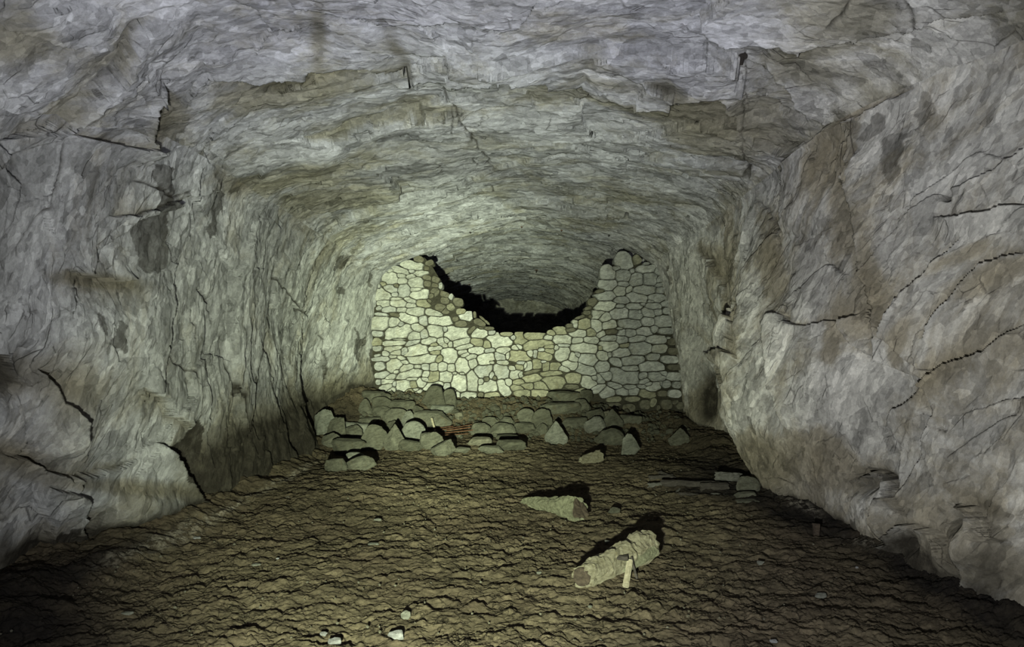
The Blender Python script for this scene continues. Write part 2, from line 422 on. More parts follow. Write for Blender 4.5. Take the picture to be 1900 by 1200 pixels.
# ---- ledges, cracks and hollows of the rock, traced on the base surface
dep = np.maximum(p[:, 1], .5)
ix = CX+p[:, 0]/dep*F; iy = HY-(p[:, 2]-CAMZ)/dep*F
ix[p[:, 1] < 3] = -9999
m_per_px = dep/F
stain = np.zeros(len(p)); dirt_shade = np.zeros(len(p))  # brown stains; dark dirt mixed with painted shade of undercuts, recesses and corners
infront = (p[:, 1] < 14.1)
def sel(pts, mar):
    a = np.array(pts); return np.where(infront & (ix > a[:, 0].min()-mar) & (ix < a[:, 0].max()+mar) & (iy > a[:, 1].min()-mar) & (iy < a[:, 1].max()+mar))[0]
def ledge(pts, amp, fall=90, side=1, dirt=0.0):
    """one side of the line stands proud by amp and dies away over fall pixels' worth of rock"""
    amp = amp*1.35; dirt = dirt*1.3
    i = sel(pts, fall*2.5); d, s, t = seg_dist(ix[i]+7*vnoise(p[i]*5, 3)+3*vnoise(p[i]*14, 5), iy[i]+7*vnoise(p[i]*5, 4)+3*vnoise(p[i]*14, 6), pts)
    env = np.clip(np.minimum(t, 1-t)*6, 0, 1)**.6
    s = s*side
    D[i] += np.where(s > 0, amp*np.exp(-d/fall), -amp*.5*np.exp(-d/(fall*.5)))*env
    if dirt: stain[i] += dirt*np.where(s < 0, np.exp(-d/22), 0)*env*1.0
    dirt_shade[i] += np.where(s < 0, .6*np.exp(-(d/3.6)**2), 0)*env*sm(-.3, .3, vnoise(p[i]*2.6, 8))  # shade of the undercut edge, painted as a thin dark line
def crack(pts, wpx=3, depth=.05, ink=.9):
    i = sel(pts, wpx*5); d, s, t = seg_dist(ix[i]+5*vnoise(p[i]*6, 3), iy[i]+5*vnoise(p[i]*6, 4), pts)
    env = np.clip(np.minimum(t, 1-t)*10, 0, 1)
    g = np.exp(-(d/wpx)**2)*env
    D[i] -= depth*g; dirt_shade[i] += ink*g
def blob(x, y, rx, ry, ang=0, st=0., so=0., dd=0.):
    c, s_ = math.cos(math.radians(ang)), math.sin(math.radians(ang))
    X = ix-x; Y = iy-y
    a = (X*c+Y*s_)/rx; b = (-X*s_+Y*c)/ry
    r2 = a*a+b*b; i = np.where((r2 < 5) & infront)[0]
    g = np.exp(-r2[i]**1.3)
    stain[i] += st*g; dirt_shade[i] += so*g; D[i] += dd*g

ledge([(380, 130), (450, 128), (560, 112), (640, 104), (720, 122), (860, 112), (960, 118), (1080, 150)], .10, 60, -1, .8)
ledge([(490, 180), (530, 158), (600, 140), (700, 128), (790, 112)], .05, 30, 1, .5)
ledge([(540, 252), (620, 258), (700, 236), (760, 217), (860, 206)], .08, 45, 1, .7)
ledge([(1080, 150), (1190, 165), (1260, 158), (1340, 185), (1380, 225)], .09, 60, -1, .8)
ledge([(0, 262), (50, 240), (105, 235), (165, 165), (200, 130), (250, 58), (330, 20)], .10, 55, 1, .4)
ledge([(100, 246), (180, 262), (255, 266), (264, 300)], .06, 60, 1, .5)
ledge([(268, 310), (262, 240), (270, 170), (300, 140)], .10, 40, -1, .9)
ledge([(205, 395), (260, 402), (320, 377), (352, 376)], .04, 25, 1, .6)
crack([(247, 330), (285, 350), (318, 363), (352, 360)], 2, .03)
ledge([(130, 498), (175, 516), (245, 520), (270, 512)], .07, 40, -1, 1.0)
crack([(375, 532), (395, 550), (408, 566), (407, 580)], 2.5, .05)
crack([(105, 250), (108, 330), (102, 380), (75, 420), (58, 455), (60, 480)], 2.2, .04)
ledge([(262, 715), (300, 735), (325, 768), (350, 795)], .07, 35, -1, .7)
crack([(306, 640), (322, 672), (360, 688), (362, 700)], 2, .03)
crack([(590, 610), (600, 650), (603, 720)], 2, .03)
crack([(505, 500), (530, 545), (575, 590)], 2, .03)
crack([(500, 700), (512, 740)], 2, .03); crack([(420, 610), (424, 680), (445, 730), (450, 780)], 2, .03)
crack([(385, 720), (398, 760)], 2, .03)
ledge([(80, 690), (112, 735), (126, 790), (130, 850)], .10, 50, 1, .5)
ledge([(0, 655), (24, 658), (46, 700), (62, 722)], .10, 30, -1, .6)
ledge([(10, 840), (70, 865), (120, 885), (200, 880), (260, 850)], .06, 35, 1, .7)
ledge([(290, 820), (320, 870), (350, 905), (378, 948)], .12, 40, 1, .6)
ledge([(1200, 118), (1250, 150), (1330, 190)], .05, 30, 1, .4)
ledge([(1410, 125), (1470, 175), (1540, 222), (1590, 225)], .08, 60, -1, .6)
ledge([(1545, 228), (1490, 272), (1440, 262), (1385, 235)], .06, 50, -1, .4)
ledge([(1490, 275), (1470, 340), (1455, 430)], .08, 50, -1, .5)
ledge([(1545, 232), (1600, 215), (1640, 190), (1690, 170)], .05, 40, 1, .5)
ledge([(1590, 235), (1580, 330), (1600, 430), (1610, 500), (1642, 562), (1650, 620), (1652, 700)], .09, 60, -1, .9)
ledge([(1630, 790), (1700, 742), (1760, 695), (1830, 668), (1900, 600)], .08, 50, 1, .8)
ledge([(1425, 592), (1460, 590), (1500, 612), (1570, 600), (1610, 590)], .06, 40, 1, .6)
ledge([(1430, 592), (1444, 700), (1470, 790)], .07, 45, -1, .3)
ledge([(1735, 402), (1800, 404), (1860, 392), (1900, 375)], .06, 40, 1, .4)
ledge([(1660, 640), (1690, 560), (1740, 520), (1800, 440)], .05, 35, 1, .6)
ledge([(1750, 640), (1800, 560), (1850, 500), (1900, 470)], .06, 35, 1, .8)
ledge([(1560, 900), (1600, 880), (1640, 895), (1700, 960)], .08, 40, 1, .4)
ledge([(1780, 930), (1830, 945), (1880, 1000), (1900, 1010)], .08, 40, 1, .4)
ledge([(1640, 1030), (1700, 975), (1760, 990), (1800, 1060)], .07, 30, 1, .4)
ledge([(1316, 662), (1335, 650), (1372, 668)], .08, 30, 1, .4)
ledge([(1300, 440), (1332, 520), (1348, 600), (1340, 650)], .06, 40, 1, .6)
crack([(1378, 110), (1382, 180), (1380, 250), (1388, 318)], 1.6, .02, .6)
crack([(1388, 322), (1405, 372), (1440, 420), (1455, 460)], 3, .04, .5)
crack([(800, 125), (830, 180), (868, 235), (885, 262), (905, 300), (918, 320)], 2.2, .03)
crack([(835, 200), (842, 250)], 1.8, .02); crack([(870, 290), (888, 312)], 1.8, .03)
crack([(905, 345), (918, 368)], 1.8, .03)
crack([(1668, 0), (1698, 40), (1705, 70)], 2.5, .03); crack([(1585, 0), (1560, 40), (1530, 50)], 2.5, .03)
crack([(1530, 80), (1520, 105)], 2, .02)
for k, x0 in enumerate((1503, 1517, 1530, 1541, 1553, 1566, 1580)):      # half barrels of old drill holes
    pts = [(x0+12, 245+abs(k-3)*6), (x0, 350)]
    i = sel(pts, 20); d, s, t = seg_dist(ix[i], iy[i], pts); env = np.clip(np.minimum(t, 1-t)*8, 0, 1)
    D[i] -= .035*np.exp(-(d/4.2)**2)*env; stain[i] += .5*np.exp(-(d/3)**2)*env
blob(300, 215, 38, 55, 0, 1.0, .25, -.03); blob(60, 95, 90, 40, 0, .8, .1); blob(520, 170, 170, 35, -6, .6)
blob(20, 30, 60, 60, 0, .8, .35); blob(1870, 40, 90, 60, 30, .7, .25); blob(1560, 60, 120, 60, 0, .5)  # lamp falloff towards the two upper corners is painted dark here
blob(30, 690, 42, 50, 30, .6, .75, -.16); blob(130, 715, 60, 45, 20, .9, .1, -.03)  # first one: dark hollow, pushed in with its shade painted on
blob(200, 522, 80, 14, 5, 1.2, .3); blob(440, 340, 90, 26, 0, .8, .05); blob(640, 330, 90, 40, 10, .6)
blob(560, 350, 60, 60, 0, .6); blob(1545, 300, 45, 70, 0, .9); blob(1330, 250, 110, 40, 15, .8)
blob(1480, 130, 60, 30, 30, .6); blob(1640, 540, 20, 90, -15, 1.1, .15)
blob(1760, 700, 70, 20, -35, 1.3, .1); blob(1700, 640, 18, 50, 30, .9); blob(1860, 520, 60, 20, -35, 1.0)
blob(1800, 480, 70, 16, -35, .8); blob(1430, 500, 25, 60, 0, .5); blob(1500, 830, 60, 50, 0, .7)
blob(1600, 898, 40, 22, 0, .4, .75, -.05); blob(1530, 880, 40, 30, 0, .6); blob(1850, 940, 60, 14, 20, .6, .4)  # first one paints the shade of a hollow in the right wall
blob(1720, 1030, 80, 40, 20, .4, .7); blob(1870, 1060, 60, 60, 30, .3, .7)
blob(1350, 470, 30, 120, 0, .6); blob(1337, 655, 20, 10, 0, .3, .6)
blob(1310, 750, 22, 40, 0, .5, .8); blob(1420, 870, 40, 60, 60, 1.0, .1)  # first one paints the shade of the recess behind the right pillar
blob(470, 850, 90, 60, -30, .8, .85); blob(560, 800, 50, 60, 0, .6, .6); blob(330, 970, 70, 26, -10, .8, .8)  # darker patches low on the left wall
blob(130, 1010, 110, 22, -15, .7, .9); blob(255, 905, 150, 14, 5, 1.0, .15); blob(440, 770, 60, 60, 0, .6, .25)
blob(250, 945, 140, 40, 12, .0, 0, .16); blob(200, 640, 120, 90, 0, 0, 0, .10); blob(120, 800, 70, 60, 0, 0, 0, .08)
blob(1640, 960, 60, 60, 0, 0, 0, .14); blob(1850, 1020, 60, 40, 0, 0, 0, .14); blob(1560, 700, 110, 100, 0, 0, 0, .08); blob(1750, 600, 90, 120, 30, 0, 0, .08)
blob(1600, 898, 40, 20, 0, 0, 0, -.12); blob(1790, 960, 40, 20, 20, 0, .5, -.12); blob(1690, 1010, 40, 20, -30, 0, .6, -.1); blob(360, 830, 40, 40, 0, .5, .4, -.08)  # hollows pushed in, most with painted shade
blob(500, 870, 130, 45, -32, .6, .9); blob(420, 900, 60, 50, 0, .5, .8); blob(300, 985, 60, 18, -15, .4, .8); blob(620, 740, 50, 50, 0, .5, .3)
blob(640, 800, 60, 60, 0, .5, .6); blob(1400, 850, 30, 50, 0, .9, .1); blob(740, 92, 40, 12, 60, .3, .5); blob(590, 40, 14, 60, 0, .5, .3)
blob(1250, 140, 40, 14, 35, .4, .3); blob(1430, 460, 22, 90, -12, .8, .05); blob(1560, 620, 16, 80, 0, .7, .05); blob(1250, 200, 160, 30, 5, .8)
blob(470, 850, 135, 62, -32, .7, .75); blob(565, 770, 30, 80, 0, .5, .5); blob(1285, 640, 16, 120, 0, 0, 0, .10); blob(1318, 725, 14, 60, 0, .5, .8, -.10); blob(1500, 960, 90, 22, 30, .6, .6)  # recess by the right pillar is pushed in and its shade painted
blob(30, 850, 60, 26, 25, 1.1, .1); blob(620, 430, 80, 60, 0, .5); blob(1100, 380, 160, 40, 0, .4)
blob(680, 750, 60, 50, 0, .5, .55)
for (x, y, r, dd) in ((1758, 363, 11, .16), (1388, 320, 7, .16), (1372, 432, 5, .1), (845, 413, 3.2, .1), (1162, 403, 3.5, .1), (1083, 421, 3, .1), (1275, 406, 2.2, .08)):
    i = np.where(infront & (np.abs(ix-x) < r*3) & (np.abs(iy-y) < r*3))[0]
    g = np.exp(-(((ix[i]-x)**2+(iy[i]-y)**2)/r**2)**2); D[i] -= dd*g; dirt_shade[i] += g*1.0  # holes sunk into the rock and darkened
# dirt creeping up the foot of the walls
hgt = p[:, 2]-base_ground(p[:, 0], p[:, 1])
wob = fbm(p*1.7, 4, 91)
dirt_shade += (wl)*(1-sm(.02, .22+.25*np.clip(wob, -1, 1), hgt))*.75+wr*(1-sm(-.02, .12+.14*np.clip(wob, -1, 1), hgt))*.6
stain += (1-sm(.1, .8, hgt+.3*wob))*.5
# keep the vault from swallowing the dry stone wall
near = np.exp(-((p[:, 1]-14.2)/.5)**2)
D = D*(1-.75*near)
P2 = (p+n_*D[:, None]).reshape(Rn, Cn, 3)
stain = np.clip(stain, 0, 1.6).reshape(Rn, Cn); dirt_shade = np.clip(dirt_shade, 0, 1).reshape(Rn, Cn)
rightw = sm(7.0, 10.2, U+.5*vnoise(p*.8, 44).reshape(U.shape)); roofw = sm(4.0, 6.2, U+.5*vnoise(p*.8, 45).reshape(U.shape))
ci = [0, int(np.searchsorted(us, 5.0)), int(np.searchsorted(us, 9.0)), Cn-1]
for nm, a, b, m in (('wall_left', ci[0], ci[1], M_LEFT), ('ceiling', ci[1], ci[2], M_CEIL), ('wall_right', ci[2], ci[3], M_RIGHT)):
    o = grid_obj(nm, P2[:, a:b+1], m, {'stain': stain[:, a:b+1], 'dirt_shade': dirt_shade[:, a:b+1], 'roof': roofw[:, a:b+1], 'right': rightw[:, a:b+1]})
    tag(o, kind='structure')

# far end of the gallery
gx = np.linspace(-3.6, 3.8, 60); gz = np.linspace(-.4, 4.6, 50)
X, Z = np.meshgrid(gx, gz); q = np.stack([X.ravel(), np.full(X.size, 39.0), Z.ravel()], 1)
f_, _ = facets(q*1.1, 900); f2, _ = facets(q*3, 930)
Y = 39.0+(.35*f_+.12*f2).reshape(X.shape)-.9*(1-((X-.1)/3.7)**2)*(1-Z/5)
o = grid_obj('wall_back', np.stack([X, Y, Z], 2), M_CEIL, {'stain': np.zeros(X.shape), 'dirt_shade': np.zeros(X.shape), 'roof': np.zeros(X.shape), 'right': np.ones(X.shape)}, smooth=False)
tag(o, kind='structure')

# ------------------------------------------------------------------ the floor
fy = np.concatenate([np.linspace(-2, 3.3, 20)[:-1], np.exp(np.linspace(math.log(3.3), math.log(14.6), 900))[:-1], np.linspace(14.6, 40, 60)])
fx = np.linspace(-3.9, 4.1, 1000)
X, Y = np.meshgrid(fx, fy)
q = np.stack([X.ravel(), Y.ravel(), np.zeros(X.size)], 1)
Zb = base_ground(q[:, 0], q[:, 1])
wq = q+np.stack([vnoise(q*2.5, 5), vnoise(q*2.5, 6), np.zeros(len(q))], 1)*.12
s1, e1 = facets(wq*np.array([5.5, 6.2, 1]), 700, .8, .3)
s2, e2 = facets(wq*np.array([16.0, 18.0, 1]), 740, .9, .4)
cl = sm(-.25, .35, vnoise(q*.9, 33))
hz = .012*s1*(.5+.5*cl)+.008*s2*(.5+.5*cl)+.017*fbm(q*np.array([9, 11, 1]), 5, 55, .62)+.03*fbm(q*.8, 3, 56)
hz -= .007*np.exp(-(e2/.09)**2)*cl+.008*np.exp(-(e1/.05)**2)*cl
heap = sm(11.6, 12.6, q[:, 1])
hz += heap*(.05*fbm(q*3.2, 4, 58)+.02*s1)
edge = sm(2.3, 2.9, np.abs(q[:, 0]))
hz += edge*.04*fbm(q*2.5, 4, 59)
dirt_shade2 = np.zeros(len(q)); pale2 = np.zeros(len(q))  # dark dirt mixed with painted shade and lamp falloff; pale debris
fdx = CX+q[:, 0]/np.maximum(q[:, 1], .5)*F; fdy = HY-(Zb-CAMZ)/np.maximum(q[:, 1], .5)*F
def fblob(x, y, rx, ry, ang=0, so=0., pa=0.):
    global dirt_shade2, pale2
    c, s_ = math.cos(math.radians(ang)), math.sin(math.radians(ang))
    X_ = fdx-x; Y_ = fdy-y; a = (X_*c+Y_*s_)/rx; b = (-X_*s_+Y_*c)/ry
    g = np.exp(-np.minimum((a*a+b*b)**1.3, 30)); g[(q[:, 1] < 3)] = 0
    dirt_shade2 += so*g; pale2 += pa*g
fblob(1480, 955, 110, 34, 22, 1.0); fblob(1330, 912, 110, 16, 3, .85); fblob(1720, 1065, 110, 34, 25, .85); fblob(1880, 1150, 120, 50, 25, .95)  # last patch paints lamp falloff into the lower right corner
fblob(1560, 1100, 200, 60, 10, .35); fblob(60, 1080, 150, 40, -15, .9); fblob(230, 1020, 120, 22, -18, .75); fblob(30, 1150, 130, 80, 0, .6)  # last patch paints lamp falloff into the lower left corner
fblob(640, 775, 60, 30, 0, .7); fblob(1400, 900, 160, 40, 10, .6); fblob(1560, 960, 160, 50, 20, .5); fblob(1850, 1120, 200, 80, 20, .5); fblob(80, 1170, 200, 70, 0, .5); fblob(1480, 940, 40, 8, 22, 0, .9); fblob(300, 1005, 110, 14, -20, 0, .8); fblob(430, 945, 60, 6, -32, 0, .9); fblob(540, 885, 60, 6, -32, 0, .9)  # includes painted shade beside the left heap and lamp falloff in lower corners
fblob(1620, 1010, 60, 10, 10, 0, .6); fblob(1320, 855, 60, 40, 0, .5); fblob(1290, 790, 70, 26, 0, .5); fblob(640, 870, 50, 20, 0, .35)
o = grid_obj('floor', np.stack([X, Y, (Zb+hz).reshape(X.shape)], 2), M_FLOOR, {'dirt_shade': np.clip(dirt_shade2, 0, 1), 'pale': np.clip(pale2, 0, 1)})
tag(o, kind='structure')

# ------------------------------------------------------------------ the dry stone wall
TILES = {
'A': (680, 460, 11.875, """540,665,290,260,0,w;760,505,340,130,12,w;520,500,130,60,-20,w;1060,395,470,180,5,w;1150,240,230,160,20,d;1380,320,150,220,60,d;1310,430,130,130,0,d;1000,510,140,70,0,g;1180,560,270,130,-5,w;760,605,200,110,5,w;980,625,230,90,-10,w;790,725,210,130,-5,w;1090,760,320,250,0,w;830,935,260,280,0,g;530,900,280,190,0,g;370,790,120,80,0,y;640,830,120,100,0,d;280,840,70,100,0,g;1080,915,240,90,-5,w;380,1040,300,260,10,w;630,1020,150,90,0,g;1190,1030,460,190,-5,w;1330,650,230,130,20,d;1520,690,200,150,25,d;1340,780,180,150,0,d;1500,820,170,110,10,d;1620,830,80,130,0,g;1500,970,200,220,50,d;1720,1020,240,150,30,d;1440,1030,120,200,60,d"""),
'B': (680, 550, 11.875, """390,150,240,180,-10,w;640,50,250,60,0,w;700,150,340,160,0,w;960,80,260,110,20,w;985,195,200,110,0,w;1250,140,290,150,0,y;270,250,100,160,60,g;510,280,270,130,0,g;770,290,210,100,0,w;1060,330,350,170,0,w;1500,370,340,130,12,w;620,400,260,100,10,d;350,400,260,70,5,g;320,590,400,300,-30,w;600,570,270,230,-30,w;760,620,150,120,-40,g;900,480,430,190,20,w;1250,530,170,170,0,g;1620,530,500,180,5,w;1380,100,120,80,30,d;1650,250,330,180,20,d;1820,240,130,250,60,y;240,820,270,150,5,g;690,770,560,290,-15,w;1110,680,250,160,30,w;1270,830,170,170,0,g;1060,860,260,170,0,w;1540,780,320,250,20,w;1740,730,110,120,0,g;220,1010,230,230,20,y;600,1030,530,110,0,w;690,940,300,30,0,w;1010,1020,320,100,-15,g;1370,980,350,140,-15,w;1680,1000,260,180,35,w;1500,1060,160,90,0,y"""),
'C': (680, 640, 10.0, """500,70,330,110,-10,w;360,150,110,110,0,g;560,130,220,100,-10,w;700,110,150,120,0,g;930,90,380,200,-15,w;1270,60,260,80,-8,w;1280,140,160,80,-5,y;1510,190,250,240,0,w;200,60,180,130,0,g;200,190,130,60,-10,g;280,260,280,90,0,g;490,215,130,60,0,w;650,250,160,70,20,w;720,310,160,80,20,w;1030,270,580,150,-5,w;1360,250,110,180,60,y;250,390,200,180,-20,g;510,370,280,210,-30,w;740,420,260,120,-20,w;950,400,120,70,0,w;1090,400,130,120,0,g;1260,410,140,160,0,w;1410,410,180,170,-40,w;1560,430,130,130,0,w;550,490,90,70,0,w;300,550,220,110,-10,g;450,590,180,90,-15,w;800,540,460,150,-15,w;1110,540,130,110,20,w;1260,590,240,210,-30,y;1450,590,260,210,0,w;830,625,210,55,0,w;1090,640,130,70,0,w;380,680,240,90,-5,w;220,690,100,120,0,g;370,790,210,140,-30,w;460,840,180,100,-20,w;670,760,260,230,-20,w;870,730,120,120,0,y;1020,710,180,120,35,w;1250,750,370,130,-15,w;520,720,70,100,0,g;810,880,200,130,20,y;910,830,90,50,0,w;600,950,330,120,-10,w;930,940,260,150,-25,w;950,1070,150,80,0,w;1490,750,110,110,0,g;250,900,150,120,0,g;380,960,150,110,0,g;1250,900,300,120,0,g"""),
'D': (820, 540, 10.906, """270,860,470,280,0,w;770,850,310,190,5,w;1000,840,130,100,0,g;1130,1010,560,260,0,w;930,1060,180,180,0,y;1450,940,130,100,0,g;380,1030,320,150,-15,w;70,1010,150,160,40,w;170,1070,100,110,0,w;470,1120,330,90,-10,w;720,1030,250,140,5,y;380,660,240,140,0,d;270,560,140,110,0,d;500,510,280,150,-5,g;660,480,80,150,0,d;600,780,220,90,-45,d;760,630,260,150,20,d;860,590,290,60,40,d;960,750,200,80,0,d;790,745,110,50,10,d;60,380,180,160,0,d;200,340,200,150,20,y;330,220,220,180,10,d;390,420,150,110,10,y;60,180,200,160,0,d;170,120,100,110,0,g;1580,960,250,200,0,y;1300,880,250,80,0,y;1480,1140,130,90,10,w;1560,1120,120,70,30,w"""),
'E': (820, 640, 10.906, """430,140,170,80,-10,w;480,190,150,80,-15,w;690,110,310,130,0,w;590,240,190,100,-20,w;1240,110,250,160,-5,w;960,110,200,90,-10,g;900,280,340,210,-25,w;1170,230,220,160,20,g;1530,220,470,180,8,y;1340,200,100,150,0,w;1230,350,180,90,10,w;1000,345,100,60,0,w;200,460,180,160,10,w;430,430,240,260,0,w;620,370,180,170,-30,w;840,530,340,230,0,g;1010,600,120,130,0,g;1200,550,310,250,0,g;1500,600,260,150,0,w;1580,440,150,100,0,y;1610,360,150,80,0,g;260,570,80,50,0,w;410,575,100,50,0,w;360,770,300,330,0,w;610,740,220,380,0,w;790,750,110,130,0,w;900,690,110,100,0,d;1070,660,90,100,0,d;920,840,350,200,-10,w;1250,840,180,300,-30,w;1330,760,130,150,0,w;550,1020,300,140,0,w;210,920,170,100,10,w;300,1010,110,150,0,w;1000,1030,250,130,0,y;780,1010,120,120,0,d;1600,740,250,130,-15,y;1550,860,300,110,0,y;1410,470,130,80,10,w;1700,420,90,140,0,w"""),
'F': (960, 570, 10.906, """60,800,130,110,30,w;430,750,520,180,-10,y;620,615,190,100,0,w;930,650,420,170,3,w;1200,670,260,130,0,w;1240,530,350,150,-5,w;1480,500,170,170,0,y;1360,350,250,200,0,y;1170,330,100,160,0,w;1600,350,220,230,0,w;1640,160,270,180,0,w;1410,110,170,100,0,d;1270,200,230,70,-20,d;1480,180,80,80,0,d;870,480,250,140,0,y;700,520,150,100,0,y;1060,370,150,100,0,d;1080,460,220,90,0,d;300,590,500,120,0,y;80,660,150,200,0,y;100,960,330,220,0,y;260,930,120,140,40,w;360,930,90,150,0,g;480,850,120,90,0,g;620,790,220,80,0,y;530,980,260,150,10,y;800,820,90,90,0,w;940,770,220,70,0,g;920,920,240,260,0,w;650,880,160,90,10,y;1370,820,470,220,5,w;1140,1020,170,190,10,w;1210,960,120,110,0,g;1430,1060,330,260,10,g;1490,670,280,140,5,w"""),
'G': (960, 660, 10.0, """70,120,150,90,0,g;40,220,110,100,0,w;210,200,140,180,20,w;370,180,180,200,0,y;520,200,130,160,0,y;480,110,110,50,0,g;700,210,180,130,0,y;850,240,200,90,5,w;1010,170,270,140,10,w;1280,250,380,180,20,g;40,350,130,120,0,w;280,290,400,70,-15,d;220,430,420,130,-12,y;620,320,400,80,-8,y;680,500,380,190,5,y;1060,430,260,170,0,y;1330,480,310,200,10,w;1010,570,280,90,0,d;1180,670,170,120,0,y;1430,420,130,110,0,g;1540,420,140,200,0,g;1560,220,230,190,0,g;430,560,260,150,0,y;170,560,280,120,0,y;1500,600,220,130,-20,g;800,660,200,60,0,d;100,680,250,120,0,y;400,680,250,120,0,y"""),
'H': (1080, 460, 10.0, """790,240,390,330,20,g;1010,220,200,180,60,y;1190,290,130,60,-5,g;490,480,230,260,0,g;490,680,270,210,0,g;640,370,170,80,-10,g;780,500,260,220,0,g;930,420,90,100,0,g;1180,390,330,130,0,g;1010,580,230,230,0,g;1270,570,250,210,0,g;1440,590,120,120,-20,g;1400,430,90,120,0,g;770,660,180,90,0,g;690,800,230,170,-5,w;870,770,130,90,-40,w;1170,790,390,170,5,g;1450,670,150,70,-10,g;1450,790,180,100,0,g;450,890,360,170,-5,g;330,800,180,80,-10,d;200,1000,180,170,-20,d;740,960,310,120,0,g;1020,920,370,180,5,g;1380,920,330,150,10,g;1600,870,230,90,50,d;420,1070,400,170,0,w;700,1080,150,70,0,g;980,1080,260,110,0,g;1330,1080,280,110,0,g;1560,1030,190,130,0,g;1120,1040,90,60,0,g;1270,990,120,50,0,g;120,1110,150,80,-20,d"""),
'I': (1110, 560, 10.91, """110,310,260,190,10,w;440,230,340,220,5,g;740,260,260,180,10,g;1010,220,260,150,20,g;1210,210,160,140,10,g;1390,180,180,140,0,g;840,210,70,80,0,g;230,460,290,170,-5,w;640,440,460,190,5,g;1010,400,260,160,0,g;1310,390,320,230,0,g;270,600,300,110,-5,d;430,540,120,50,0,w;80,650,180,100,-30,w;480,620,160,130,0,g;650,630,220,160,10,g;930,600,300,170,0,g;1140,550,150,130,0,g;1370,590,340,140,0,g;220,740,300,110,0,g;490,770,220,160,0,g;790,740,320,130,-10,g;1180,760,390,150,0,g;1430,730,90,60,0,g;1520,810,220,160,0,d;210,900,380,210,0,w;530,880,190,100,-10,y;460,1020,370,180,-5,g;850,940,430,230,0,g;1240,950,310,150,-5,w;1530,1000,250,160,0,d;80,1070,200,180,20,w;240,1060,80,100,0,g;50,930,100,120,0,y;1120,1110,250,130,0,g"""),
'J': (1110, 660, 10.0, """350,110,200,130,30,g;630,90,420,160,-5,g;1340,70,370,160,5,g;600,240,340,110,-5,g;980,200,440,170,0,g;1420,210,290,120,0,d;120,190,300,170,-5,w;130,370,270,140,0,g;520,380,480,260,8,g;830,370,170,110,-20,g;1090,380,310,150,10,g;1210,330,130,90,10,g;1420,390,300,170,5,g;850,480,170,90,-20,g;930,520,120,60,0,g;1040,590,270,130,-30,g;1170,510,40,90,0,g;1270,530,180,150,-20,g;1470,540,170,150,10,g;320,560,220,100,15,g;590,580,200,90,0,g;450,660,230,130,10,g;660,660,190,130,0,g;180,680,230,180,0,g;920,710,300,130,5,y;1190,700,210,130,0,d;1420,700,260,170,0,g;300,810,280,120,-8,y;630,800,330,100,0,y;40,600,100,140,0,g;570,960,260,160,0,d;870,900,200,180,0,d;1020,870,180,130,-60,y;1120,970,80,120,0,d;1260,900,220,190,0,d;1430,860,130,90,-10,d;1520,920,170,150,0,d;270,900,300,70,0,d;800,560,120,70,0,g"""),
}
seeds = []
for k, (ox, oy, sc, txt) in TILES.items():
    for item in txt.split(';'):
        v = item.split(','); a, b, ww, hh, an = map(float, v[:5])
        x, y = ox+a/sc, oy+b/sc
        # neighbouring tiles overlap: drop a stone already listed
        if any(math.hypot(x-s[0], (y-s[1])*1.3) < .33*min(max(ww, hh)/sc, max(s[2], s[3])) for s in seeds): continue
        seeds.append((x, y, ww/sc, hh/sc, an, v[5]))
S = np.array([s[:5] for s in seeds])
def met(xy):
    dx = xy[:, None, 0]-S[None, :, 0]; dy = xy[:, None, 1]-S[None, :, 1]
    a = np.radians(S[:, 4])[None]; X_ = dx*np.cos(a)+dy*np.sin(a); Y_ = -dx*np.sin(a)+dy*np.cos(a)
    return (np.abs(X_/(S[None, :, 2]/2))**2.6+np.abs(Y_/(S[None, :, 3]/2))**2.6)**(1/2.6)
WY = 14.0
wall = bpy.data.objects.new('dry_stone_wall', None); col.objects.link(wall); wall.location = (0.3, WY+.25, .3)
tag(wall, 'broken dry stone wall of pale stones closing off the passage', 'stone wall')
bpy.context.view_layer.update()
wl_loc = Vector(wall.location)
rnd = random.Random(5)
NA = 28
stones = []
